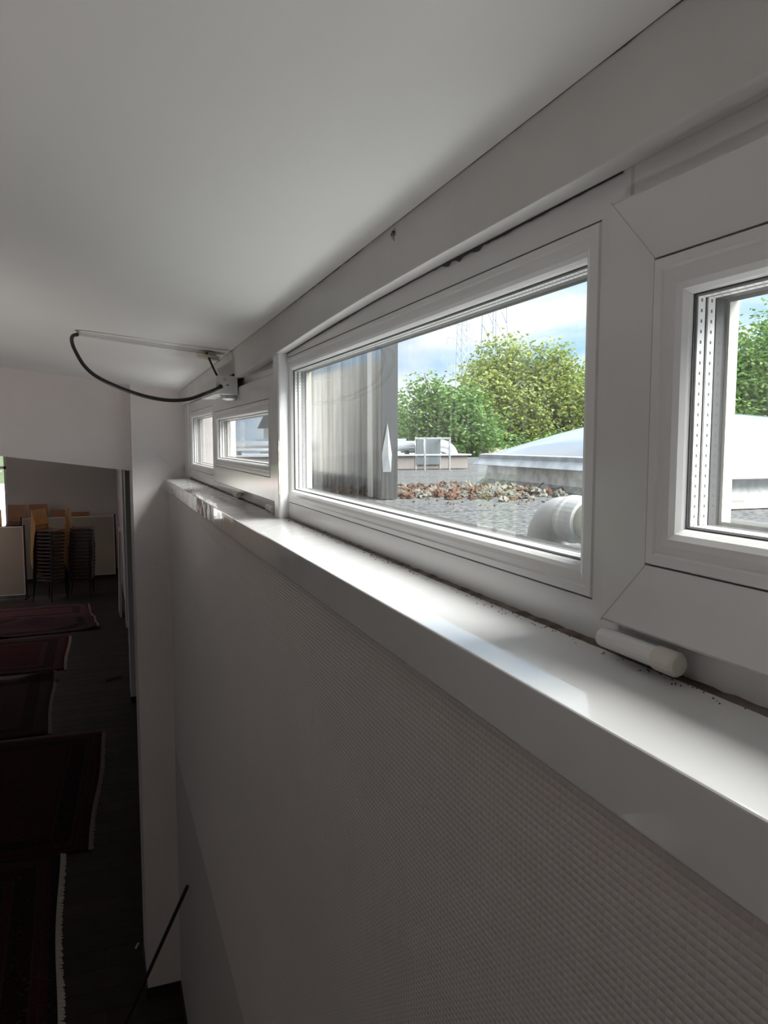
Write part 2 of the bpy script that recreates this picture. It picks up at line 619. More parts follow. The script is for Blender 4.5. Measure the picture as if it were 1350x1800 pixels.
def fill_pendant(label, x, y, k=1.0):
    r = tag(empty('fill_pendant_light', (x, y, 2.3)), label, 'added fill lamp', 'added fill lights over the hall')
    MB().box(-0.06, 0.06, -0.75, 0.75, 0.0, 0.05).build('housing', mat('fill_lamp_white', (0.7, 0.7, 0.7), 0.4), r, bevel=0.006)
    for s_ in (-0.6, 0.6):
        MB().tube([(0, s_, 0.05), (0, s_, zc(x, y + s_) - 2.3)], 0.003, 6).build('suspension_wire', M_LEGMETAL, r)
    for nm, z_, rx, pw in (('fill_uplight', 0.056, math.pi, FILL_UP), ('fill_downlight', -0.006, 0.0, FILL_DOWN)):
        d = bpy.data.lights.new(nm, 'AREA')
        d.shape = 'RECTANGLE'
        d.size, d.size_y = 0.10, 1.45
        d.energy = pw * k
        d.color = (1.0, 0.74, 0.70)
        o = bpy.data.objects.new(nm, d)
        link(o, r)
        o.location = (0, 0, z_)
        o.rotation_euler = (rx, 0, 0)


M_LEGMETAL = mat('wire_steel', (0.4, 0.4, 0.4), 0.3, metal=1.0)
fill_pendant('added fill light shaped as a linear pendant behind the viewer', -2.6, -0.2)
fill_pendant('added fill light shaped as a linear pendant left of the viewer', -2.6, 2.4)
fill_pendant('added fill light shaped as a linear pendant near the far chair stacks', -2.9, 16.6, 9.5)


def fill_torchiere(label, x, y, k, tilt=0.0):  # unseen floor lamps added to brighten ceiling, lintel and beam
    r = tag(empty('fill_floor_lamp', (x, y, 0.0)), label, 'floor lamp', 'added fill uplights')
    mm = mat('fill_lamp_grey', (0.3, 0.3, 0.3), 0.4, metal=0.5)
    MB().tube([(0, 0, 0), (0, 0, 0.02), (0, 0, 0.03)], [0.14, 0.14, 0.03], 24).build('base', mm, r)
    MB().tube([(0, 0, 0.03), (0, 0, 1.72)], 0.012, 12).build('pole', mm, r)
    MB().tube([(0, 0, 1.70), (0, 0, 1.72), (0, 0, 1.80)], [0.02, 0.06, 0.15], 24, cap=False).build('bowl', mm, r)
    d = bpy.data.lights.new('fill_uplight', 'SPOT')
    d.energy = FILL_SPOT * k
    d.spot_size = math.radians(112)
    d.spot_blend = 0.75
    d.shadow_soft_size = 0.10
    d.color = (1.0, 0.95, 0.91)
    o = bpy.data.objects.new('fill_uplight', d)
    link(o, r)
    o.location = (0, 0, 1.79)
    o.rotation_euler = (math.pi + tilt, 0, 0)


FILL_SPOT = 62.0
fill_torchiere('added fill light shaped as an uplighting floor lamp below the viewer', -1.25, 0.2, 0.68)
fill_torchiere('added fill light shaped as an uplighting floor lamp left of the viewer', -1.25, 2.3, 0.95, math.radians(-24))

# ------------------------------------------------------------------ sill
sv = []
for y_ in (-2.1, 4.5):
    sv += [(0.348, y_, 3.025), (0.462, y_, 3.025), (0.462, y_, 3.096), (0.348, y_, 3.086)]
sill = structure(MB().add(sv, [(0, 1, 2, 3), (7, 6, 5, 4), (0, 4, 5, 1), (1, 5, 6, 2), (2, 6, 7, 3), (3, 7, 4, 0)]).build('window_sill', M_SILL, bevel=0.0025, seg=3), 'long glossy white window sill')
dv, df = [], []
rr = random.Random(5)
ND = 400
for i in range(ND):
    y = -0.3 + i * (4.45 + 0.3) / (ND - 1)
    a = 0.4585 + 0.0015 * rr.random()
    h = 3.0964 + 0.0015 * rr.random()
    dv += [(a, y, 3.0958), (a + 0.005, y, h), (0.474, y, h + 0.0015 * rr.random())]
    if i:
        q = 3 * i
        df += [(q - 3, q - 2, q + 1, q), (q - 2, q - 1, q + 2, q + 1)]
MB().add(dv, df).build('dirty_sealant', M_DIRT, sill)
cm = MB()
for i in range(260):
    y = rr.uniform(0.3, 2.2) if rr.random() < 0.8 else rr.uniform(2.2, 4.3)
    x = 0.458 - abs(rr.gauss(0, 0.006))
    r = rr.uniform(0.0004, 0.0012)
    zs_ = 3.086 + (x - 0.348) * 0.0877 + 0.0001
    vs = [(x + r, y, zs_), (x - r, y + r * 0.4, zs_), (x, y - r, zs_), (x, y + r, zs_), (x + r * .2, y, zs_ + r * 1.4)]
    cm.add(vs, [(0, 2, 4), (2, 1, 4), (1, 3, 4), (3, 0, 4)])
o = cm.build('dirt_crumbs', M_CRUMB, sill)
o['kind'] = 'stuff'

# ------------------------------------------------------------------ windows


def window(name, label, y0, y1, z0, z1, xf, fw_, bw, back=None):
    w = empty(name, (0, (y0 + y1) / 2, z0))
    yo, zo = (y0 + y1) / 2, z0
    structure(w, label)
    a0, a1, b0, b1 = y0 - yo, y1 - yo, 0.0, z1 - zo
    if back:                                            # fixed outer frame behind an overlapping sash
        q0, q1, r0, r1 = back[0] - yo, back[1] - yo, back[2] - zo, back[3] - zo
        MB().ring(q0, q1, r0, r1, [(0, 0.54), (0, 0.47), (0.058, 0.47), (0.058, 0.54)]).build('outer_frame', M_PVC, w, bevel=0.002)
    e = 0.003
    MB().ring(a0, a1, b0, b1, [(0, xf + 0.062), (0, xf + e), (e, xf), (fw_ - 0.0012, xf), (fw_ - 0.0012, xf + 0.062)]).build('frame', M_PVC, w)
    i = fw_
    MB().ring(a0, a1, b0, b1, [(i, xf + 0.014), (i, xf + 0.0015), (i + 0.0015, xf - 0.0015), (i + bw * .28, xf - 0.0015), (i + bw * .34, xf + 0.0005), (i + bw * .55, xf + 0.0005),
                               (i + bw * .72, xf + 0.002), (i + bw * .86, xf + 0.005), (i + bw * .95, xf + 0.009), (i + bw, xf + 0.012), (i + bw, xf + 0.014)]).build('glazing_bead', M_PVC2, w)
    g = fw_ + bw - 0.006
    s = g + 0.0085
    MB().ring(a0, a1, b0, b1, [(g, xf + 0.0122), (s - 0.0015, xf + 0.0122), (s - 0.0015, xf + 0.0138), (g, xf + 0.0138)]).build('gasket', M_GASKET, w)
    for x in (xf + 0.0142, xf + 0.0335):
        MB().add([(x, a0 + g, b0 + g), (x, a1 - g, b0 + g), (x, a1 - g, b1 - g), (x, a0 + g, b1 - g)], [(0, 1, 2, 3)]).build('glass_pane', MATS['window_glass'], w)
    for x in (xf + 0.0150, xf + 0.0253):
        MB().ring(a0, a1, b0, b1, [(g, x), (s, x), (s, x + 0.0072), (g, x + 0.0072)]).build('spacer_bar', M_SPACER, w)
    MB().ring(a0, a1, b0, b1, [(g, xf + 0.0224), (s - 0.002, xf + 0.0224), (s - 0.002, xf + 0.0252), (g, xf + 0.0252)]).build('glazing_seal', M_BLACK, w)
    MB().ring(a0, a1, b0, b1, [(g - 0.01, xf + 0.034), (s, xf + 0.034), (s, xf + 0.045), (g - 0.01, xf + 0.045)]).build('outer_gasket', M_GASKET, w)
    MB().ring(a0, a1, b0, b1, [(0, xf + 0.063), (0, xf + 0.0625), (g - 0.012, xf + 0.0625), (g - 0.012, xf + 0.0452), (s + 0.003, xf + 0.0452), (s - 0.002, xf + 0.0600), (0, xf + 0.066)]).build('outer_bead', mat('white_pvc_aged', (0.40, 0.39, 0.35), 0.4, var=0.08), w)
    return w


def hinge(w, y0, y1, x=0.449, z=3.113):
    oy, oz = w.location.y, w.location.z
    h = MB()
    h.tube([(x, y0 - oy, z - oz), (x, y1 - oy, z - oz)], 0.0095, 16)
    h.box(x, x + 0.022, y0 - oy, y1 - oy, z - oz - 0.003, z - oz + 0.006)
    ho = h.build('hinge', M_PVC, w, bevel=0.001)
    MB().tube([(x, y0 - oy - 0.001, z - oz), (x, y0 - oy - 0.024, z - oz), (x, y0 - oy - 0.027, z - oz)], [0.0108, 0.0108, 0.008], 16).build('hinge_cap', mat('aged_cap', (0.66, 0.62, 0.55), 0.4), ho, bevel=0.0006)


wA = window('window_1', 'nearest tilt window at the right edge', -0.65, 0.613, 3.128, 3.518, 0.45, 0.064, 0.034, back=(-0.66, 0.606, 3.09, 3.57))
hinge(wA, 0.528, 0.605)
# welded mitre seams of the sash
for z_, sg in ((3.518, -1), (3.128, 1)):
    oy, oz = wA.location.y, wA.location.z
    p0 = Vector((0.4499, 0.612 - oy, z_ - oz))
    p1 = Vector((0.4499, 0.612 - 0.063 - oy, z_ + sg * 0.063 - oz))
    MB().tube([p0, p1], 0.0005, 6).build('weld_seam', M_GREYPL, wA)
wB = window('window_2', 'large fixed window looking onto the flat roof', 0.607, 2.058, 3.092, 3.562, 0.47, 0.047, 0.033)
wC = window('window_3', 'tilt window with the chain opener on its top rail', 2.065, 3.27, 3.132, 3.483, 0.45, 0.066, 0.034, back=(2.06, 3.29, 3.09, 3.53))
hinge(wC, 2.10, 2.165)
hinge(wC, 2.68, 2.735)
wD = window('window_4', 'farthest fixed window beside the pillar', 3.292, 4.31, 3.10, 3.502, 0.47, 0.05, 0.033)
wE = window('window_5', 'fixed window behind the camera', -2.08, -0.665, 3.092, 3.562, 0.47, 0.047, 0.033)
structure(MB().box(0.444, 0.52, 1.992, 2.056, 3.091, 3.532).build('trim_1', M_PVC, bevel=0.008, seg=3), 'white cover post between the fixed and the tilt window')
MB().box(0.4436, 0.4445, 1.992, 2.0, 3.16, 3.30).build('rust_stain', mat('rust_stain', (0.50, 0.40, 0.28), 0.6, var=0.5, vscale=60, col2=(0.75, 0.72, 0.68)), bpy.data.objects['trim_1'])
structure(MB().box(0.462, 0.55, 4.31, 4.5, 3.09, 3.572).box(0.475, 0.545, 3.27, 4.31, 3.503, 3.572).box(0.475, 0.545, 2.05, 3.27, 3.531, 3.572).build('trim_2', M_PVC, bevel=0.003), 'white window jamb against the pillar')
# outside sill flashing and facade above
structure(box('trim_3', mat('outer_sill_zinc', (0.62, 0.63, 0.64), 0.35, metal=0.3), 0.545, 0.70, -2.1, 4.5, 3.088, 3.098), 'metal outer sill below the windows')
structure(MB().box(0.546, 0.56, -2.1, 4.5, 3.572, 3.95).box(0.62, 0.66, YB, -2.1, 3.572, 3.95).box(0.62, 0.66, 4.5, YF, 3.572, 3.95).box(0.62, 0.66, YB, -2.1, 2.6, 3.572).box(0.62, 0.66, 4.5, YF, 2.6, 3.572).box(0.62, 0.66, -2.1, 4.5, 2.6, 3.086).build('wall_exterior', MP_EXT), 'pale rendered outer wall above the flat roof')

# ------------------------------------------------------------------ chain opener, cable, conduit
op = tag(empty('window_opener', (0.40, 2.62, 3.45)), 'grey electric chain opener fixed to the top rail of the tilt window', 'window opener')
MB().box(-0.022, 0.042, 0.0, 0.40, 0.008, 0.062).build('housing', M_GREYPL, op, bevel=0.005, seg=3)
MB().box(-0.026, 0.046, -0.006, 0.004, 0.004, 0.066).build('end_cap', mat('opener_cap', (0.66, 0.66, 0.64), 0.35), op, bevel=0.0025)
MB().tube([(0.004, -0.004, 0.054), (0.004, -0.011, 0.054)], 0.006, 12).build('screw', M_STEELZ, op)
MB().tube([(-0.010, -0.004, 0.030), (-0.012, -0.012, 0.029)], 0.0078, 14).build('cable_gland', M_BLACK, op)
MB().box(0.008, 0.017, -0.0075, -0.005, 0.034, 0.037).build('slot', M_BLACK, op)
br = MB().box(0.01, 0.048, 0.03, 0.13, -0.006, 0.008)
br.add([(0.0, 0.03, -0.006), (0.046, 0.03, -0.006), (0.046, 0.13, -0.006), (0.01, 0.13, -0.006), (0.016, 0.06, -0.012), (0.046, 0.06, -0.012)], [(0, 1, 5, 4), (0, 4, 3), (4, 5, 2, 3), (0, 3, 2, 1), (1, 2, 5)])
br.build('bracket', M_STEELZ, op)
MB().box(0.032, 0.052, 0.02, 0.075, 0.060, 0.076).build('mounting_clip', M_BLACK, op, bevel=0.002)


def smooth_curve(pts, n=10):
    P = [Vector(p) for p in pts]
    P = [P[0] * 2 - P[1]] + P + [P[-1] * 2 - P[-2]]
    out = []
    for i in range(1, len(P) - 2):
        for k in range(n):
            t = k / n
            a, b_, c_, d_ = P[i - 1], P[i], P[i + 1], P[i + 2]
            out.append(0.5 * ((2 * b_) + (c_ - a) * t + (2 * a - 5 * b_ + 4 * c_ - d_) * t * t + (3 * b_ - a - 3 * c_ + d_) * t ** 3))
    out.append(P[-2])
    return out


cab = [(0.392, 2.606, 3.4795), (0.365, 2.60, 3.467), (0.338, 2.625, 3.456), (0.285, 2.65, 3.438), (0.214, 2.675, 3.436), (0.125, 2.70, 3.456), (0.021, 2.725, 3.50),
       (-0.031, 2.75, 3.543), (-0.062, 2.775, 3.600), (-0.071, 2.80, 3.634), (-0.067, 2.825, 3.652), (-0.052, 2.845, 3.659)]
tag(MB().tube(smooth_curve(cab, 8), 0.0062, 10).build('cable', M_BLACK, smooth=True), 'thick black cable looping from the opener up to the ceiling conduit', 'cable')
wire = [(0.372, 2.765, 3.592), (0.379, 2.76, 3.572), (0.388, 2.75, 3.548), (0.404, 2.745, 3.512)]
tag(MB().tube(smooth_curve(wire, 6), 0.0038, 8).build('wire', M_BLACK, smooth=True), 'short thin black wire from ceiling plate down to the opener', 'wire')
cn = tag(empty('cable_conduit', (0.15, 2.83, zc(0.15, 2.83))), 'thin white cable conduit running across the ceiling', 'conduit')
a = Vector((-0.055, 2.85, zc(-0.055, 2.85)))
b2 = Vector((0.405, 2.795, zc(0.405, 2.795)))
o0 = Vector(cn.location)
dn = Vector((-0.13, 0.0165, -1)).normalized()
sd_ = (b2 - a).normalized().cross(dn).normalized()


def strip(a, b, w, h0, h1):
    vs = []
    for p_ in (a, b):
        for s in (-1, 1):
            for h in (h0, h1):
                vs.append(p_ - o0 + sd_ * (w / 2 * s) + dn * h)
    return MB().add(vs, [(0, 1, 3, 2), (4, 6, 7, 5), (0, 4, 5, 1), (2, 3, 7, 6), (0, 2, 6, 4), (1, 5, 7, 3)])


strip(a, b2, 0.018, 0.0, 0.010).build('channel', M_PVC, cn, bevel=0.001)
strip(a, b2, 0.020, 0.010, 0.013).build('lid', M_PVC2, cn, bevel=0.0008)
pl = tag(empty('ceiling_plate', (0.374, 2.79, 3.60)), 'cream oval cover plate under the end of the conduit', 'cover plate')
vs, fs = [], []
for k in range(28):
    t = 2 * math.pi * k / 28
    x, y = 0.040 * math.cos(t), 0.030 * math.sin(t)
    vs += [(x, y, -0.13 * x), (x, y, -0.13 * x - 0.009), (x * .88, y * .88, -0.13 * x - 0.013)]
for k in range(28):
    j = (k + 1) % 28
    for q in range(2):
        fs.append((3 * k + q, 3 * j + q, 3 * j + q + 1, 3 * k + q + 1))
fs += [tuple(3 * k for k in range(28)), tuple(3 * k + 2 for k in range(28))[::-1]]
MB().add(vs, fs).build('cover', M_CREAM, pl)
MB().tube([(-0.008, -0.02, 0.004), (-0.008, -0.031, 0.004)], 0.004, 8).build('cable_entry', M_BLACK, pl)

# tuft of old cobweb on the lintel
cb = MB()
rr = random.Random(2)
for i in range(9):
    a_ = rr.uniform(0, 6.28)
    l = rr.uniform(0.004, 0.014)
    cb.tube([(0.4385, 1.14, 3.621), (0.4375, 1.14 + l * .5 * math.cos(a_), 3.621 + l * .5 * math.sin(a_) + .002), (0.4388, 1.14 + l * math.cos(a_), 3.621 + l * math.sin(a_))], 0.0004, 4)
cb.tube([(0.4385, 1.135, 3.6205), (0.4385, 1.144, 3.623)], 0.0013, 6)
tag(cb.build('cobweb_tuft', M_CRUMB), 'tiny dark cobweb tuft on the lintel below the ceiling', 'cobweb')

# ------------------------------------------------------------------ hall: rod, debris, rugs
tag(MB().tube([(0.0, 4.22, 0.006), (0.352, 3.80, 1.062)], [0.0095, 0.0095], 12).build('rod', mat('dark_rod', (0.03, 0.026, 0.022), 0.4), smooth=False), 'dark thin rod leaning against the wall below the windows', 'rod')
tag(MB().box(-0.028, 0.028, -0.006, 0.006, 0.0, 0.006).build('wood_chip', mat('pale_chip', (0.42, 0.36, 0.30), 0.8), bevel=0.001), 'small pale chip lying on the floor near the pillar', 'debris')
bpy.data.objects['wood_chip'].location = (0.135, 5.02, 0.0)
bpy.data.objects['wood_chip'].rotation_euler = (0, 0, 1.2)
MB().add([(-0.11, -0.06, 0.001), (0.10, 0.05, 0.001), (0.11, 0.075, 0.001), (-0.02, 0.035, 0.001), (-0.1, -0.03, 0.02), (0.1, 0.07, 0.022)], [(0, 1, 2, 3), (0, 3, 4), (3, 2, 5), (3, 5, 4), (1, 2, 5), (0, 1, 5, 4)]).build('cloth_scrap', mat('red_scrap', (0.09, 0.012, 0.016), 0.9))
tag(bpy.data.objects['cloth_scrap'], 'small dark red scrap on the floor beside the far rugs', 'debris')
bpy.data.objects['cloth_scrap'].location = (0.10, 11.05, 0.001)


def rug(label, cx, cy, hx, hy, rz, field, band, accent, seed, z=0.0, fold=None, fringe=(0.45, 0.42, 0.38)):
    r = tag(empty('rug', (cx, cy, z), rz), label, 'rug', 'oriental rugs on the hall floor')
    rr = random.Random(seed)
    nx, ny = 44, 36
    ph = [rr.uniform(0, 6.28) for _ in range(4)]

    def hz(u, v):
        h = 0.004 + 0.004 * math.sin(u * 5 + ph[0]) * math.sin(v * 4 + ph[1]) + 0.002 * math.sin(u * 11 + v * 7 + ph[2])
        if fold:
            h += fold(u, v)
        return max(0.001, h)

    def pt(i, j):
        u = -hx + 2 * hx * i / nx
        v = -hy + 2 * hy * j / ny
        k = 0.012 * math.sin(v * 3 + ph[3]) * (i / nx)
        return u + k, v
    vs, fs = [], []
    for top in (1, 0):
        for j in range(ny + 1):
            for i in range(nx + 1):
                u, v = pt(i, j)
                vs.append((u, v, hz(u, v) + (0.009 if top else 0.0)))
    m_ = (nx + 1) * (ny + 1)
    for j in range(ny):
        for i in range(nx):
            q = j * (nx + 1) + i
            fs.append((q, q + 1, q + nx + 2, q + nx + 1))
            fs.append((m_ + q, m_ + q + nx + 1, m_ + q + nx + 2, m_ + q + 1))
    for i in range(nx):
        fs.append((i, m_ + i, m_ + i + 1, i + 1))
        q = ny * (nx + 1) + i
        fs.append((q, q + 1, m_ + q + 1, m_ + q))
    for j in range(ny):
        q = j * (nx + 1)
        fs.append((q, q + nx + 1, m_ + q + nx + 1, m_ + q))
        q += nx
        fs.append((q, m_ + q, m_ + q + nx + 1, q + nx + 1))
    MB().add(vs, fs).build('pile', rug_mat('rug_%d' % seed, field, band, accent, hx, hy, seed % 5), r, smooth=True)
    fb = MB()
    for j in range(ny * 5):
        t = j / (ny * 5)
        v = -hy + 2 * hy * t
        u = hx + 0.012 * math.sin(v * 3 + ph[3])
        z_ = hz(hx, v)
        w = 2 * hy / (ny * 5) * 0.46
        l = 0.035 + 0.012 * rr.random()
        s = rr.uniform(-0.008, 0.008)
        fb.add([(u, v - w, z_ + 0.008), (u, v + w, z_ + 0.008), (u + l, v + w + s, max(0.002, z_ - .003)), (u + l, v - w + s, max(0.002, z_ - .003)),
                (u, v - w, z_ + 0.002), (u, v + w, z_ + 0.002)], [(0, 1, 2, 3), (4, 3, 2, 5), (0, 3, 4), (1, 5, 2)])
    fo = fb.build('fringe', mat('rug_fringe_%d' % seed, fringe, 0.95), r)
    fo['kind'] = 'stuff'
    return r


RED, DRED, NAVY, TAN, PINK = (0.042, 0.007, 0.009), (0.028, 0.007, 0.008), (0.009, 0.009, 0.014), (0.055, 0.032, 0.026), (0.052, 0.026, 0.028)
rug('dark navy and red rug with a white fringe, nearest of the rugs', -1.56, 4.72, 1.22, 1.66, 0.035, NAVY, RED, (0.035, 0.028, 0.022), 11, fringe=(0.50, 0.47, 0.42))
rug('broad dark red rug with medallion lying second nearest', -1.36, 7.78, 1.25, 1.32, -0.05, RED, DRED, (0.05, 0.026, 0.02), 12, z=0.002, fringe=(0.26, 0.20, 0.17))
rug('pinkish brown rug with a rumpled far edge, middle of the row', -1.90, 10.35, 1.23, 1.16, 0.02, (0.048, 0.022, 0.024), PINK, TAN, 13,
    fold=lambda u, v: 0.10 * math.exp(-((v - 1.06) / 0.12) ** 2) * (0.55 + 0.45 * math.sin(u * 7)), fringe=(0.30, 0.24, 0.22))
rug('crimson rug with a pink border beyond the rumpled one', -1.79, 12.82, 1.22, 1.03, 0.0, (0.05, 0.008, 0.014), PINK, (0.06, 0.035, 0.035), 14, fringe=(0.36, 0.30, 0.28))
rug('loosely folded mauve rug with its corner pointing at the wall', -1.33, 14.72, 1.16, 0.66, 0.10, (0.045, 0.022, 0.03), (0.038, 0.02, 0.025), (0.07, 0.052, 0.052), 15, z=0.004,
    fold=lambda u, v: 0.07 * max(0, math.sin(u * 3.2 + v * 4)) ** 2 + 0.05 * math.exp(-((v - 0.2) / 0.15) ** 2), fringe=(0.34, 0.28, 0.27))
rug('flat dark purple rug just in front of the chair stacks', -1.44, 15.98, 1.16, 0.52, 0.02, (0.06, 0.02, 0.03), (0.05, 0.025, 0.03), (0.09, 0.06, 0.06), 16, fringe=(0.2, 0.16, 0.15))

# ------------------------------------------------------------------ hall: chairs, partition boards
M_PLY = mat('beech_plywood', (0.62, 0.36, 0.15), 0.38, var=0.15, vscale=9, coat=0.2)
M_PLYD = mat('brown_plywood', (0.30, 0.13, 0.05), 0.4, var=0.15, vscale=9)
M_SEAT_SHADE = mat('shaded_brown_seat', (0.13, 0.075, 0.05), 0.4, var=0.2, vscale=9)  # shade of the stacks put into the seat colour, darker than the plywood
M_LEG = mat('black_tube', (0.02, 0.02, 0.02), 0.35, metal=0.6)


def make_chair(mply):
    r = empty('stacking_chair')
    # seat: curved plywood shell
    def shell(P, w0, w1, th, nrm):
        vs, fs = [], []
        n_ = len(P)
        for s_ in (0, 1):
            for i, (x, z) in enumerate(P):
                t = i / (n_ - 1)
                w = w0 + (w1 - w0) * t
                for k in range(7):
                    y = -w + 2 * w * k / 6
                    dz = 0.010 * (y / w) ** 2
                    nx_, nz_ = nrm(t)
                    vs.append((x + nx_ * (dz - s_ * th), y, z + nz_ * (dz - s_ * th)))
        q = n_ * 7
        for i in range(n_ - 1):
            for k in range(6):
                a_ = i * 7 + k
                fs.append((a_, a_ + 1, a_ + 8, a_ + 7))
                fs.append((q + a_, q + a_ + 7, q + a_ + 8, q + a_ + 1))
        for i in range(n_ - 1):
            for k in (0, 6):
                a_ = i * 7 + k
                fs.append((a_, a_ + 7, q + a_ + 7, q + a_))
        for k in range(6):
            for i in (0, n_ - 1):
                a_ = i * 7 + k
                fs.append((a_, q + a_, q + a_ + 1, a_ + 1))
        return MB().add(vs, fs)
    shell([(0.235, 0.425), (0.22, 0.442), (0.17, 0.450), (0.05, 0.444), (-0.10, 0.440), (-0.18, 0.448)], 0.20, 0.20, 0.014, lambda t: (0, 1)).build('seat', M_SEAT_SHADE, r, smooth=False)
    shell([(-0.205, 0.54), (-0.225, 0.62), (-0.245, 0.70), (-0.270, 0.79), (-0.290, 0.86)], 0.195, 0.21, 0.014, lambda t: (0.97, 0.2)).build('backrest', mply, r, smooth=False)
    for s_ in (-1, 1):
        MB().tube([(0.17, s_ * 0.185, 0.432), (0.19, s_ * 0.215, 0.40), (0.215, s_ * 0.24, 0.0)], 0.011, 8).build('leg', M_LEG, r)
        MB().tube([(-0.17, s_ * 0.185, 0.432), (-0.19, s_ * 0.215, 0.40), (-0.235, s_ * 0.24, 0.0)], 0.011, 8).build('leg', M_LEG, r)
        MB().tube([(-0.17, s_ * 0.17, 0.425), (-0.21, s_ * 0.165, 0.46), (-0.238, s_ * 0.165, 0.60), (-0.262, s_ * 0.165, 0.70)], 0.010, 8).build('back_post', M_LEG, r)
    MB().box(-0.17, 0.17, -0.19, -0.165, 0.418, 0.432).box(-0.17, 0.17, 0.165, 0.19, 0.418, 0.432).box(0.145, 0.17, -0.19, 0.19, 0.418, 0.432).box(-0.17, -0.145, -0.19, 0.19, 0.418, 0.432).build('seat_frame', M_LEG, r)
    return r


ORD = ['bottom', 'second', 'third', 'fourth', 'fifth', 'sixth', 'seventh', 'eighth', 'ninth', 'tenth', 'eleventh', 'twelfth', 'thirteenth', 'fourteenth', 'fifteenth']
src = make_chair(M_PLY)
first = [True]


def stack(x, y, rz, n, fmt, top, group, source, flag, dz=0.074, lean=0.004):
    for k in range(n):
        if flag[0]:
            o = source
            flag[0] = False
        else:
            o = copy_tree(source)
        o.location = (x + lean * k * math.cos(rz), y + lean * k * math.sin(rz), k * dz)
        o.rotation_euler = (0, 0, rz + rnd.uniform(-0.02, 0.02))
        tag(o, top if k == n - 1 else fmt % ORD[k], 'chair', group)


stack(-1.02, 17.15, -0.62, 15, 'beech plywood chair, %s from the floor in the left free-standing stack', 'orange plywood chair on top of the left stack, its backrest facing the camera', 'chairs stacked in front of the boards', src, first)
stack(-0.43, 17.25, -0.12, 15, 'beech plywood chair, %s from the floor in the right free-standing stack', 'orange plywood chair on top of the right stack, its backrest seen edge on', 'chairs stacked in front of the boards', src, first)
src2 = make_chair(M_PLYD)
first2 = [True]
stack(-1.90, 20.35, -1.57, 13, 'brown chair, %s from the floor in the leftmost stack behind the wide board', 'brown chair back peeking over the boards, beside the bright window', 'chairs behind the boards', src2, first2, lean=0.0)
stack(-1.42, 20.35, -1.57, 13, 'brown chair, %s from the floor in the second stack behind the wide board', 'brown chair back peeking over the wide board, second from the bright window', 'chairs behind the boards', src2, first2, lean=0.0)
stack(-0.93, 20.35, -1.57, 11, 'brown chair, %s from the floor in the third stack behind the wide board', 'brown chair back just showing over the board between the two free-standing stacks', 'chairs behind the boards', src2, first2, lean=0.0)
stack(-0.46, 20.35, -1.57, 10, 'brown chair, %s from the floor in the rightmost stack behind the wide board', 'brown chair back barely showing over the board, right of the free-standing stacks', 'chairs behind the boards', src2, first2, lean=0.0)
stack(-2.10, 17.98, -1.2, 14, 'pale chair, %s from the floor in the stack behind the left board', 'pale orange chair back at the left edge above the left board', 'chair stack behind the left board', src, first, lean=0.0)

M_BOARD = mat('board_laminate', (0.31, 0.30, 0.25), 0.5, var=0.06, vscale=2)
M_EDGE = mat('board_edge', (0.60, 0.58, 0.54), 0.4)


def board(label, x0, x1, y, z0, z1):
    r = tag(empty('partition_board', ((x0 + x1) / 2, y, 0)), label, 'partition board', 'partition boards in the hall')
    h = (x1 - x0) / 2
    MB().box(-h + 0.015, h - 0.015, -0.012, 0.012, z0 + 0.015, z1 - 0.02).build('panel', M_BOARD, r)
    e_ = MB().box(-h, h, -0.018, 0.018, z1 - 0.02, z1).box(-h, h, -0.018, 0.018, z0, z0 + 0.015).box(-h, -h + 0.015, -0.018, 0.018, z0, z1).box(h - 0.015, h, -0.018, 0.018, z0, z1)
    e_.build('edge_frame', M_EDGE, r)
    for s_ in (-1, 1):
        MB().tube([(s_ * (h + 0.02), 0.0, 0.03), (s_ * (h + 0.02), 0.0, z1 + 0.03)], 0.016, 10).build('post', M_LEG, r)
        MB().box(s_ * (h + 0.02) - 0.02, s_ * (h + 0.02) + 0.02, -0.25, 0.25, 0.0, 0.035).build('foot', M_LEG, r, bevel=0.004)
    return r


board('wide pale partition board behind the free-standing chair stacks', -1.70, 0.30, 19.45, 0.10, 1.52)
board('pale partition board cut by the left edge of the picture', -3.2, -1.53, 17.62, 0.07, 1.52)
lb = tag(empty('leaning_board', (0.30, 15.3, 0.0)), 'narrow white board leaning upright against the far window wall', 'board')
MB().add([(-0.02, -0.3, 0), (0.02, -0.3, 0), (0.02, 0.5, 0), (-0.02, 0.5, 0), (0.012, -0.3, 1.62), (0.05, -0.3, 1.62), (0.05, 0.5, 1.62), (0.012, 0.5, 1.62)],
         [(0, 3, 2, 1), (4, 5, 6, 7), (0, 1, 5, 4), (1, 2, 6, 5), (2, 3, 7, 6), (3, 0, 4, 7)]).build('panel', M_EDGE, lb)
MB().add([(-0.023, -0.304, 0.0), (-0.018, -0.304, 0.0), (0.014, -0.304, 1.62), (0.009, -0.304, 1.62), (-0.023, -0.29, 0.0), (-0.018, -0.29, 0.0), (0.014, -0.29, 1.62), (0.009, -0.29, 1.62)],
         [(0, 1, 2, 3), (4, 7, 6, 5), (0, 4, 5, 1), (1, 5, 6, 2), (2, 6, 7, 3), (3, 7, 4, 0)]).build('edge_strip', M_BLACK, lb)

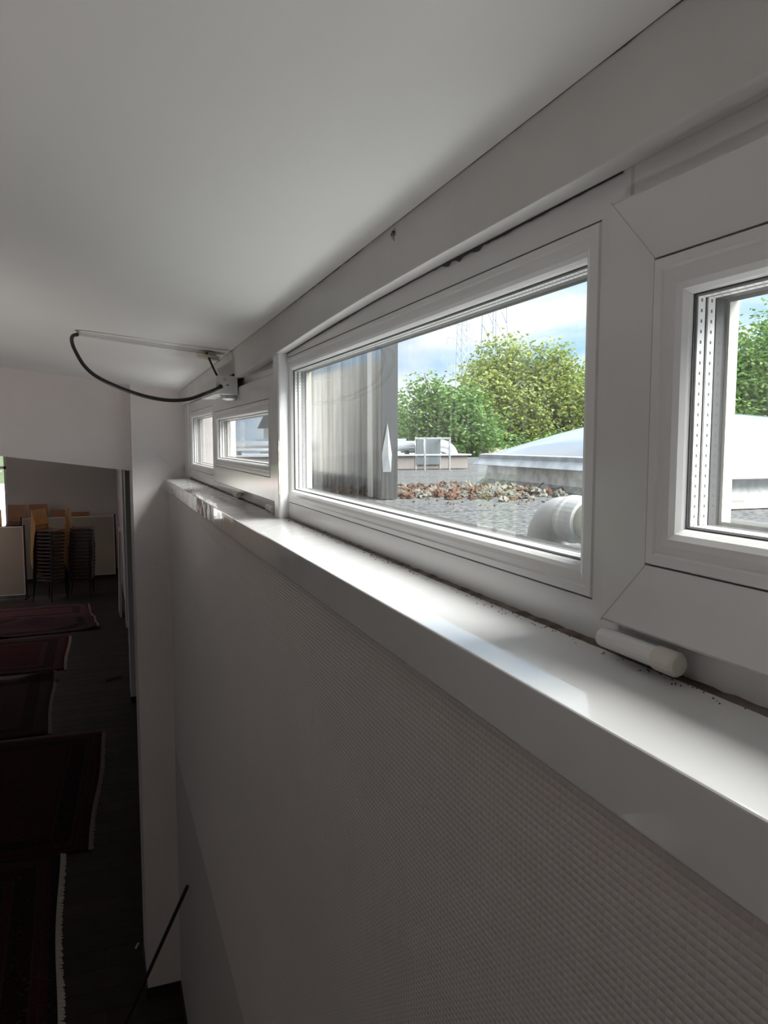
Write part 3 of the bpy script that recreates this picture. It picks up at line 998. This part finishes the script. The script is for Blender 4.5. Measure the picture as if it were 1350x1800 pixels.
# ------------------------------------------------------------------ outside: flat roof
ZR = 3.0
M_ROOF = mat('mineral_felt', (0.125, 0.128, 0.13), 0.85, vscale=48, col2=(0.012, 0.013, 0.014), bump=0.8, bscale=220, detail=6)
roof = structure(box('roof', mat('roof_deck', (0.12, 0.12, 0.12), 0.9), 0.66, 9.0, -3.0, 13.0, 2.7, ZR - 0.012), 'flat felt roof outside the windows')
for j in range(16):
    y0 = -3.0 + j
    x1 = 9.0
    MB().add([(0.66, y0, ZR - 0.004), (x1, y0, ZR - 0.004), (x1, y0 + 1.05, ZR - 0.012 + 0.006), (0.66, y0 + 1.05, ZR - 0.006), (0.66, y0, ZR - 0.011), (x1, y0, ZR - 0.011), (x1, y0 + 1.05, ZR - 0.0115), (0.66, y0 + 1.05, ZR - 0.0115)],
             [(0, 1, 2, 3), (4, 7, 6, 5), (0, 4, 5, 1), (1, 5, 6, 2), (2, 6, 7, 3), (3, 7, 4, 0)]).build('roofing_sheet', M_ROOF, roof)
structure(box('backing', mat('pale_backing', (0.5, 0.49, 0.46), 0.9, var=0.1, vscale=0.5), -14, 3, 21.7, 70, -0.25, -0.2), 'added bright yard outside the far window')  # pale ground added to turn the far window view white
structure(box('ground', mat('ground_grass', (0.07, 0.10, 0.04), 0.95, var=0.4, vscale=0.6), -40, 160, -60, 200, -0.6, -0.25), 'overgrown ground beyond the building')

# roof dome light
sk = tag(empty('skylight', (3.42, 3.78, ZR)), 'domed white acrylic skylight on the flat roof', 'skylight')
hx, hy = 0.87, 1.14
MB().add([(-hx - .01, -hy - .01, 0), (hx + .01, -hy - .01, 0), (hx + .01, hy + .01, 0), (-hx - .01, hy + .01, 0), (-hx + .02, -hy + .02, 0.035), (hx - .02, -hy + .02, 0.035), (hx - .02, hy - .02, 0.035), (-hx + .02, hy - .02, 0.035)],
         [(0, 1, 5, 4), (1, 2, 6, 5), (2, 3, 7, 6), (3, 0, 4, 7), (4, 5, 6, 7)]).build('curb', mat('curb_felt', (0.20, 0.195, 0.18), 0.9, vscale=18, col2=(0.42, 0.41, 0.39)), sk)
MB().add([(-hx + .03, -hy + .03, 0.03), (hx - .03, -hy + .03, 0.03), (hx - .03, hy - .03, 0.03), (-hx + .03, hy - .03, 0.03), (-hx + .05, -hy + .05, 0.15), (hx - .05, -hy + .05, 0.15), (hx - .05, hy - .05, 0.15), (-hx + .05, hy - .05, 0.15)],
         [(0, 1, 5, 4), (1, 2, 6, 5), (2, 3, 7, 6), (3, 0, 4, 7), (4, 5, 6, 7)]).build('upstand', mat('upstand_white', (0.60, 0.60, 0.59), 0.5, vscale=20, col2=(0.42, 0.41, 0.39)), sk)
fl = MB()
vs, fs = [], []
prof = [(0.02, 0.130), (0.035, 0.135), (0.0, 0.178), (0.0, 0.205), (-0.03, 0.212), (-0.05, 0.206)]
for d_, z_ in prof:
    vs += [(-hx - d_, -hy - d_, z_), (hx + d_, -hy - d_, z_), (hx + d_, hy + d_, z_), (-hx - d_, hy + d_, z_)]
for i in range(len(prof) - 1):
    for k in range(4):
        k2 = (k + 1) % 4
        fs.append((4 * i + k, 4 * i + k2, 4 * i + 4 + k2, 4 * i + 4 + k))
fs.append((0, 3, 2, 1))
fl.add(vs, fs).build('rim', mat('skylight_rim', (0.36, 0.39, 0.43), 0.3, vscale=14, col2=(0.26, 0.28, 0.30)), sk)
vs, fs = [], []
nd = 28
for j in range(nd + 1):
    for i in range(nd + 1):
        u, v = -1 + 2 * i / nd, -1 + 2 * j / nd
        h = (1 - u ** 2) * (1 - v ** 2)
        vs.append((u * (hx - 0.02), v * (hy - 0.02), 0.205 + 0.265 * h ** 0.66))
for j in range(nd):
    for i in range(nd):
        q = j * (nd + 1) + i
        fs.append((q, q + 1, q + nd + 2, q + nd + 1))
MB().add(vs, fs).build('dome', mat('acrylic_dome', (0.27, 0.30, 0.35), 0.06, var=0.05, vscale=3, coat=0.6), sk, smooth=True)

# drain pipe with bend close to the window
M_PIPE = mat('grey_pvc_pipe', (0.20, 0.195, 0.19), 0.5, vscale=14, col2=(0.27, 0.25, 0.21))
M_PIPE2 = mat('grey_pvc_fitting', (0.26, 0.26, 0.27), 0.45, var=0.08, vscale=20)
pp = tag(empty('drain_pipe', (0.98, 1.41, ZR)), 'grey plastic pipe with a bend lying on the roof close to the window', 'pipe')
MB().tube([(0, 0.02, 0.128), (0, -3.4, 0.128)], 0.044, 28).build('straight_pipe', M_PIPE, pp, smooth=True)
el = []
for k in range(13):
    t = math.radians(90 * k / 12)
    el.append((0, 0.06 + 0.075 * math.sin(t), 0.128 - 0.075 * (1 - math.cos(t))))
el = [(0, 0.0, 0.128)] + el + [(0, 0.135, 0.0)]
MB().tube(el, 0.0475, 28).build('bend', M_PIPE2, pp, smooth=True)
MB().tube([(0, -0.035, 0.128), (0, -0.033, 0.128), (0, 0.0, 0.128), (0, 0.012, 0.128), (0, 0.018, 0.128), (0, 0.03, 0.128), (0, 0.032, 0.128)], [0.0445, 0.0505, 0.0505, 0.0505, 0.0535, 0.0535, 0.047], 28).build('socket', M_PIPE2, pp, smooth=False)

# sheet-steel clad screen left in the view
M_SHEET = mat('stainless_sheet', (0.62, 0.61, 0.59), 0.12, metal=1.0, vscale=1.6, col2=(0.26, 0.25, 0.235), bump=0.06, bscale=2.2)  # dark streaks in the colour stand in for reflections
for n_ in M_SHEET.node_tree.nodes:
    if n_.bl_idname == 'ShaderNodeTexNoise' and n_.inputs['Scale'].default_value < 2:
        mp_ = M_SHEET.node_tree.nodes.new('ShaderNodeMapping')
        mp_.inputs['Scale'].default_value = (1, 7, 0.35)
        src_ = n_.inputs['Vector'].links[0].from_socket
        M_SHEET.node_tree.links.new(src_, mp_.inputs[0])
        M_SHEET.node_tree.links.new(mp_.outputs[0], n_.inputs['Vector'])
st = tag(empty('steel_screen', (1.42, 5.0, ZR)), 'tall upright stainless steel sheet screen standing on the roof', 'steel screen')
for k in range(3):
    MB().box(-0.05, -0.035, -1.27 + k * 0.88 + 0.002, -1.27 + (k + 1) * 0.88 - 0.002, 0.0, 2.2).build('steel_sheet', M_SHEET, st, bevel=0.002)
MB().box(-0.034, 0.03, -1.27, 1.37, 0.0, 2.2).build('core', mat('screen_core', (0.25, 0.25, 0.25), 0.5, metal=0.5), st)
MB().box(-0.054, -0.049, -1.13, -1.06, 0.0, 2.2).build('folded_seam', mat('seam_light', (0.75, 0.74, 0.71), 0.3, metal=0.6), st)
MB().box(-0.053, 0.034, -1.285, -1.268, 0.0, 2.2).build('corner_strip', mat('corner_steel', (0.17, 0.165, 0.155), 0.3, metal=1.0), st)
MB().add([(-0.056, -1.29, 0.23), (0.0, -1.29, 0.23), (-0.028, -1.30, 0.39), (-0.05, -1.29, 0.14), (-0.005, -1.29, 0.14), (-0.028, -1.315, 0.22)], [(0, 5, 2), (5, 1, 2), (0, 3, 5), (3, 4, 5), (4, 1, 5), (0, 2, 1), (0, 1, 4, 3)]).build('bent_flap', mat('flap_white', (0.34, 0.36, 0.38), 0.25, metal=0.2), st)

# moss and debris on the felt
mo = tag(empty('moss_patch', (2.05, 4.0, ZR)), 'spread of dry brown and white moss clumps on the felt roof', 'moss patch')
M_MOSS = [mat('moss_brown', (0.075, 0.034, 0.016), 0.95, vscale=60, col2=(0.03, 0.018, 0.010)), mat('moss_rust', (0.10, 0.052, 0.027), 0.95, vscale=60, col2=(0.06, 0.026, 0.016)),
          mat('moss_grey', (0.13, 0.13, 0.11), 0.95, vscale=70, col2=(0.04, 0.036, 0.028)), mat('moss_white', (0.22, 0.215, 0.19), 0.95, vscale=70, col2=(0.07, 0.06, 0.05))]


def clump(seed, m):
    r_ = random.Random(seed)
    bm = bmesh.new()
    bmesh.ops.create_icosphere(bm, subdivisions=3, radius=1.0)
    for v in bm.verts:
        v.co *= 1 + r_.uniform(-0.34, 0.30)
        if v.co.z < -0.1:
            v.co.z = -0.1
    me = bpy.data.meshes.new('moss_clump')
    bm.to_mesh(me)
    bm.free()
    me.materials.append(m)
    return me


clumps = [clump(100 + i, M_MOSS[i % 4]) for i in range(12)]
rr = random.Random(21)
for i in range(290):
    # patch stretches from near left to far right, thicker to the right
    t = rr.random()
    cxp = -0.25 + 0.55 * rr.random() + 0.0
    a_ = rr.gauss(0, 0.36)
    b_ = rr.gauss(0, 0.16)
    x = -0.02 + a_ * 0.55 + b_ * 0.95
    y = 0.05 - a_ * 0.95 * 0.55 + b_ * 0.9 * 1.2
    sx = rr.uniform(0.012, 0.042)
    kind = rr.choice((0, 1, 1, 0, 2, 3, 2)) if x < 0.15 else rr.choice((0, 2, 3, 3, 2, 1))
    me = rr.choice([m for m in clumps if m.materials[0] == M_MOSS[kind]])
    o = bpy.data.objects.new('moss_clump', me)
    link(o, mo)
    o.location = (x, y, 0.0)
    o.scale = (sx * rr.uniform(0.7, 1.2), sx * rr.uniform(0.7, 1.2), sx * rr.uniform(0.5, 1.1))
    o.rotation_euler = (0, 0, rr.uniform(0, 6.28))
gm = MB()
for i in range(400):
    a_, b_ = rr.gauss(0, 0.5), rr.gauss(0, 0.25)
    x, y = a_ * 0.55 + b_ * 0.95, -a_ * 0.6 + b_ * 1.3
    r = rr.uniform(0.003, 0.009)
    gm.add([(x + r, y, -.004), (x - r, y + r, -.004), (x - r * .5, y - r, -.004), (x, y, r * 0.8)], [(0, 1, 3), (1, 2, 3), (2, 0, 3)])
o = gm.build('moss_crumbs', M_MOSS[0], mo)
o['kind'] = 'stuff'

# distant ventilation duct on its curb
M_DUCT = mat('galvanised_duct', (0.72, 0.75, 0.78), 0.25, metal=0.85, var=0.08)
vd = tag(empty('ventilation_duct', (2.9, 7.6, ZR)), 'silver ventilation duct with an elbow on low legs far out on the roof', 'duct')
MB().tube([(-2.2, 0, 0.245), (0.56, 0, 0.245)], 0.055, 20).build('duct_run', M_DUCT, vd, smooth=True)
el = [(0.5, 0, 0.245)] + [(0.56 + 0.16 * math.sin(math.radians(a)), 0, 0.245 - 0.16 * (1 - math.cos(math.radians(a)))) for a in range(0, 91, 9)] + [(0.72, 0, 0.0)]
MB().tube(el, 0.072, 20).build('elbow', M_DUCT, vd, smooth=True)
for x in (-1.6, -0.9, -0.15, 0.18, 0.42):
    MB().box(x - 0.02, x + 0.02, -0.02, 0.02, 0.14, 0.20).build('support_leg', M_LEG, vd)
ob = tag(empty('duct_frame', (3.28, 7.38, ZR)), 'small open steel frame box standing around the end of the duct', 'frame')
fr = MB()
for x in (-0.14, 0.14):
    for y in (-0.12, 0.12):
        fr.box(x - .008, x + .008, y - .008, y + .008, 0.0, 0.34)
for x in (-0.14, 0.14):
    fr.box(x - .008, x + .008, -0.12, 0.12, 0.32, 0.336)
for y in (-0.12, 0.12):
    fr.box(-0.14, 0.14, y - .008, y + .008, 0.32, 0.336)
fr.build('posts', M_STEELZ, ob)
MB().box(-0.135, 0.135, 0.10, 0.106, 0.05, 0.32).build('mesh_panel', mat('frame_panel', (0.12, 0.14, 0.15), 0.3, metal=0.3), ob)
cu = tag(empty('roof_curb', (2.0, 7.95, ZR)), 'long low beige curb under the silver duct', 'roof curb')
MB().box(-1.2, 1.75, -0.45, 0.4, 0.0, 0.145).build('curb_body', mat('beige_render', (0.20, 0.18, 0.165), 0.85, var=0.12, vscale=3), cu, bevel=0.01)
MB().box(-1.23, 1.78, -0.48, 0.43, 0.145, 0.16).build('coping', mat('coping_zinc', (0.50, 0.52, 0.53), 0.4, metal=0.5), cu)
hb = tag(empty('roof_hatch', (3.4, 10.6, ZR)), 'flat blue-grey hatch cover beyond the silver duct', 'hatch')
MB().box(-1.2, 0.6, -0.5, 0.5, 0.0, 0.27).build('hatch_base', mat('hatch_base', (0.4, 0.42, 0.44), 0.6), hb)
MB().box(-1.26, 0.66, -0.56, 0.56, 0.27, 0.33).build('hatch_lid', mat('hatch_lid', (0.30, 0.36, 0.42), 0.4, metal=0.3), hb, bevel=0.01)
for i, x in enumerate((9.62, 10.17)):
    ch = tag(empty('brick_post', (x, 17.8, -0.3)), ('left' if i == 0 else 'right') + ' one of two weathered masonry posts in front of the trees', 'post', 'masonry posts before the trees')
    MB().box(-0.2, 0.2, -0.2, 0.2, 0.0, 3.3).build('shaft', mat('weathered_masonry', (0.34, 0.31, 0.22), 0.9, var=0.3, vscale=5), ch)
    MB().box(-0.25, 0.25, -0.25, 0.25, 3.3, 3.42).build('cap', mat('masonry_cap', (0.42, 0.38, 0.28), 0.9), ch)
sh = tag(empty('shed', (9.3, 29.0, -0.3)), 'grey distant building with a dark roof behind the trees', 'building')
MB().box(-3.0, 2.2, -2, 2, 0.0, 4.1).build('wall', mat('shed_wall', (0.45, 0.45, 0.44), 0.9), sh)
MB().add([(-3.2, -2.3, 4.1), (2.4, -2.3, 4.1), (2.4, 2.3, 4.1), (-3.2, 2.3, 4.1), (-3.2, 0, 4.95), (2.4, 0, 4.95)], [(0, 1, 5, 4), (2, 3, 4, 5), (0, 4, 3), (1, 2, 5), (0, 3, 2, 1)]).build('roof', mat('shed_roof', (0.06, 0.065, 0.07), 0.8), sh)
for x in (-1.8, 0.0, 1.4):
    MB().box(x - 0.4, x + 0.4, -2.03, -1.99, 2.4, 3.5).build('window', mat('dark_pane', (0.05, 0.06, 0.07), 0.1), sh)

# ------------------------------------------------------------------ trees and pylons
L_YEL = leaf_mat('leaves_yellow_green', (0.10, 0.155, 0.028), (0.185, 0.245, 0.05), (0.34, 0.36, 0.09))
L_GRN = leaf_mat('leaves_green', (0.045, 0.12, 0.024), (0.095, 0.20, 0.042), (0.19, 0.30, 0.08))
L_DRK = leaf_mat('leaves_mid_green', (0.05, 0.12, 0.025), (0.12, 0.23, 0.05), (0.24, 0.33, 0.08))
M_BARK = mat('bark', (0.10, 0.08, 0.06), 0.95, var=0.4, vscale=6)


def tree(label, base, blobs, lm, leaf, seed, dens=520, group='trees beyond the roof', name='tree', droop=0.35):
    r = tag(empty(name, base), label, 'tree', group)
    g = np.random.default_rng(seed)
    V, F, T = [], [], []
    bx, by, bz = base
    for (x, y, z, rad) in blobs:
        # sprays: small clusters of leaves on the shell and inside of the blob
        nsp = int(dens * rad * rad / 5) + 10
        d = g.normal(size=(nsp, 3))
        d /= np.linalg.norm(d, axis=1)[:, None]
        rr_ = rad * (0.30 + 0.75 * g.random(nsp) ** 0.7)
        cen = d * rr_[:, None] * np.array([1, 1, 0.95]) + np.array([x - bx, y - by, z - bz])
        for c_, dd in zip(cen, d):
            k = int(g.integers(7, 13))
            off = g.normal(scale=leaf * 1.25, size=(k, 3))
            ang = g.random(k) * 6.283
            tint0 = g.random()
            for q in range(k):
                p_ = c_ + off[q]
                a1 = np.array([math.cos(ang[q]), math.sin(ang[q]), -droop + g.normal() * 0.35])
                a1 /= np.linalg.norm(a1)
                a2 = np.cross(a1, dd + g.normal(scale=0.5, size=3))
                a2 /= (np.linalg.norm(a2) + 1e-6)
                l, w = leaf * (0.7 + 0.6 * g.random()), leaf * 0.27
                n0 = len(V)
                up = np.cross(a1, a2) * w * 0.35
                V += [p_ - a1 * l * .5, p_ + a2 * w + up, p_ + a1 * l * .5, p_ - a2 * w + up]
                F += [(n0, n0 + 1, n0 + 2), (n0, n0 + 2, n0 + 3)]
                t_ = min(1, max(0, 0.55 * tint0 + 0.45 * g.random()))
                T += [t_, t_]
    me = bpy.data.meshes.new('foliage')
    me.from_pydata([tuple(v) for v in V], [], F)
    at = me.attributes.new('leaf_tint', 'FLOAT', 'FACE')
    at.data.foreach_set('value', T)
    me.materials.append(lm)
    fo = link(bpy.data.objects.new('foliage', me), r)
    fo['kind'] = 'stuff'
    top = max(b_[2] for b_ in blobs) - bz
    tm = MB()
    tm.tube([(0, 0, 0), (0.05, 0.02, top * 0.35), (-0.04, 0.03, top * 0.7), (0, 0, top)], [0.16, 0.13, 0.08, 0.03], 8)
    tm.build('trunk', M_BARK, r, smooth=True)
    bmk = MB()
    for (x, y, z, rad) in blobs:
        e = Vector((x - bx, y - by, z - bz))
        s = Vector((0, 0, max(0.6, e.z - 1.2 - 0.3 * e.xy.length)))
        bmk.tube([s, (s + e) * 0.5 + Vector((0, 0, 0.15)), e], [0.07, 0.045, 0.015], 6)
        for k in range(5):
            q = Vector(g.normal(size=3)) * rad * 0.55
            bmk.tube([e * 0.9 + s * 0.1, e + q], [0.02, 0.008], 5)
    bmk.build('branches', M_BARK, r)
    return r


G0 = -0.3
tree('broad yellow-green tree in the middle of the view', (11.5, 19.5, G0), [(10.96, 19.71, 5.45, .85), (12.18, 19.24, 5.2, .92), (11.6, 19.33, 4.1, 1.25), (10.17, 19.39, 4.6, .9), (12.85, 18.89, 4.15, 1.0), (11.5, 19.5, 3.2, 1.1), (10.4, 19.4, 3.6, .9)], L_YEL, 0.125, 1, dens=1700)
tree('feathery bright green tree left of the yellow-green one', (8.6, 18.3, G0), [(8.14, 18.53, 4.45, .55), (8.74, 18.24, 3.9, .75), (7.76, 18.59, 3.75, .5), (9.42, 17.94, 3.4, .62), (8.6, 18.3, 3.2, .7), (9.1, 18.3, 4.3, .5)], L_GRN, 0.12, 2, dens=1800, droop=0.1)
tree('small green tree next to the steel screen, far left', (9.3, 24.4, G0), [(9.3, 24.5, 4.35, .6), (9.36, 24.41, 3.6, .62), (9.75, 23.5, 3.3, .6), (8.9, 24.6, 3.9, .5)], L_DRK, 0.14, 3, dens=1500)
tree('dark green tree at the right end of the fixed window', (14.6, 19.3, G0), [(14.68, 20.41, 4.8, 1.1), (14.52, 18.3, 4.5, 1.45), (14.9, 19.3, 3.4, 1.2)], L_DRK, 0.14, 4, dens=1200)
tree('large green tree filling the near tilt window', (14.5, 14.2, G0), [(14.27, 14.11, 4.5, 1.35), (15.16, 13.83, 5.0, 1.5), (13.99, 15.24, 4.0, 1.25), (13.68, 13.15, 3.5, .9), (15.3, 12.6, 4.0, 1.3), (14.4, 14.2, 3.0, 1.3)], L_DRK, 0.13, 5, dens=1400, droop=0.15)
tree('low green bush at the foot of the trees, left', (9.6, 18.9, G0), [(9.0, 19.0, 2.95, .6), (10.0, 18.8, 2.9, .55), (8.2, 19.3, 2.9, .6), (10.8, 18.6, 2.95, .6)], L_GRN, 0.12, 6, dens=1500, group='bushes beyond the roof', name='bush')
tree('low green bush at the foot of the trees, right', (12.4, 17.6, G0), [(11.7, 18.1, 2.95, .65), (12.6, 17.6, 2.9, .7), (13.4, 16.6, 2.9, .7)], L_DRK, 0.12, 7, dens=1500, group='bushes beyond the roof', name='bush')

M_PYL = mat('pylon_steel', (0.30, 0.35, 0.40), 0.6, metal=0.2)


def pylon(label, x, y, z1, w, arms, yaw, t):
    r = tag(empty('pylon', (x, y, G0), yaw), label, 'pylon', 'electricity pylons')
    lg = MB()
    for sx in (-1, 1):
        for sy in (-1, 1):
            lg.tube([(sx * w * 1.3, sy * w * 1.3, 0), (sx * w * 0.72, sy * w * 0.72, z1)], t, 5)
    lg.build('legs', M_PYL, r)
    bc = MB()
    n_ = int(z1 / (w * 2.2))
    for k in range(n_):
        za, zb_ = z1 * k / n_, z1 * (k + 1) / n_
        wa, wb = w * (1.3 - 0.58 * k / n_), w * (1.3 - 0.58 * (k + 1) / n_)
        for s in (-1, 1):
            bc.tube([(-wa, s * wa, za), (wb, s * wb, zb_)], t * .6, 4)
            bc.tube([(wa, s * wa, za), (-wb, s * wb, zb_)], t * .6, 4)
            bc.tube([(s * wa, -wa, za), (s * wb, wb, zb_)], t * .6, 4)
    bc.build('lattice', M_PYL, r)
    for z_, l in arms:
        am = MB()
        for s in (-1, 1):
            am.tube([(s * w * 0.7, 0, z_), (s * l, 0, z_ + 0.1)], t * .8, 4)
            am.tube([(s * w * 0.7, 0, z_ + l * 0.22), (s * l, 0, z_ + 0.1)], t * .8, 4)
            am.tube([(s * l * 0.5, 0, z_), (s * l * 0.5, 0, z_ + l * 0.12)], t * .6, 4)
            am.tube([(s * l, 0, z_), (s * l, 0, z_ - l * 0.28)], t * .9, 4)
            am.tube([(s * l * .6, 0, z_), (s * l * .6, 0, z_ - l * 0.28)], t * .9, 4)
        am.build('crossarm', M_PYL, r)
    return r


pylon('lattice pylon rising behind the yellow-green tree', 39.1, 72.3, 27.0, 0.95, [(24.0, 5.0)], 0.4, 0.055)
pylon('second more distant pylon with crossarms left of the first', 62.9, 128.6, 27.0, 0.8, [(21.9, 4.2), (24.6, 3.4)], 0.45, 0.06)
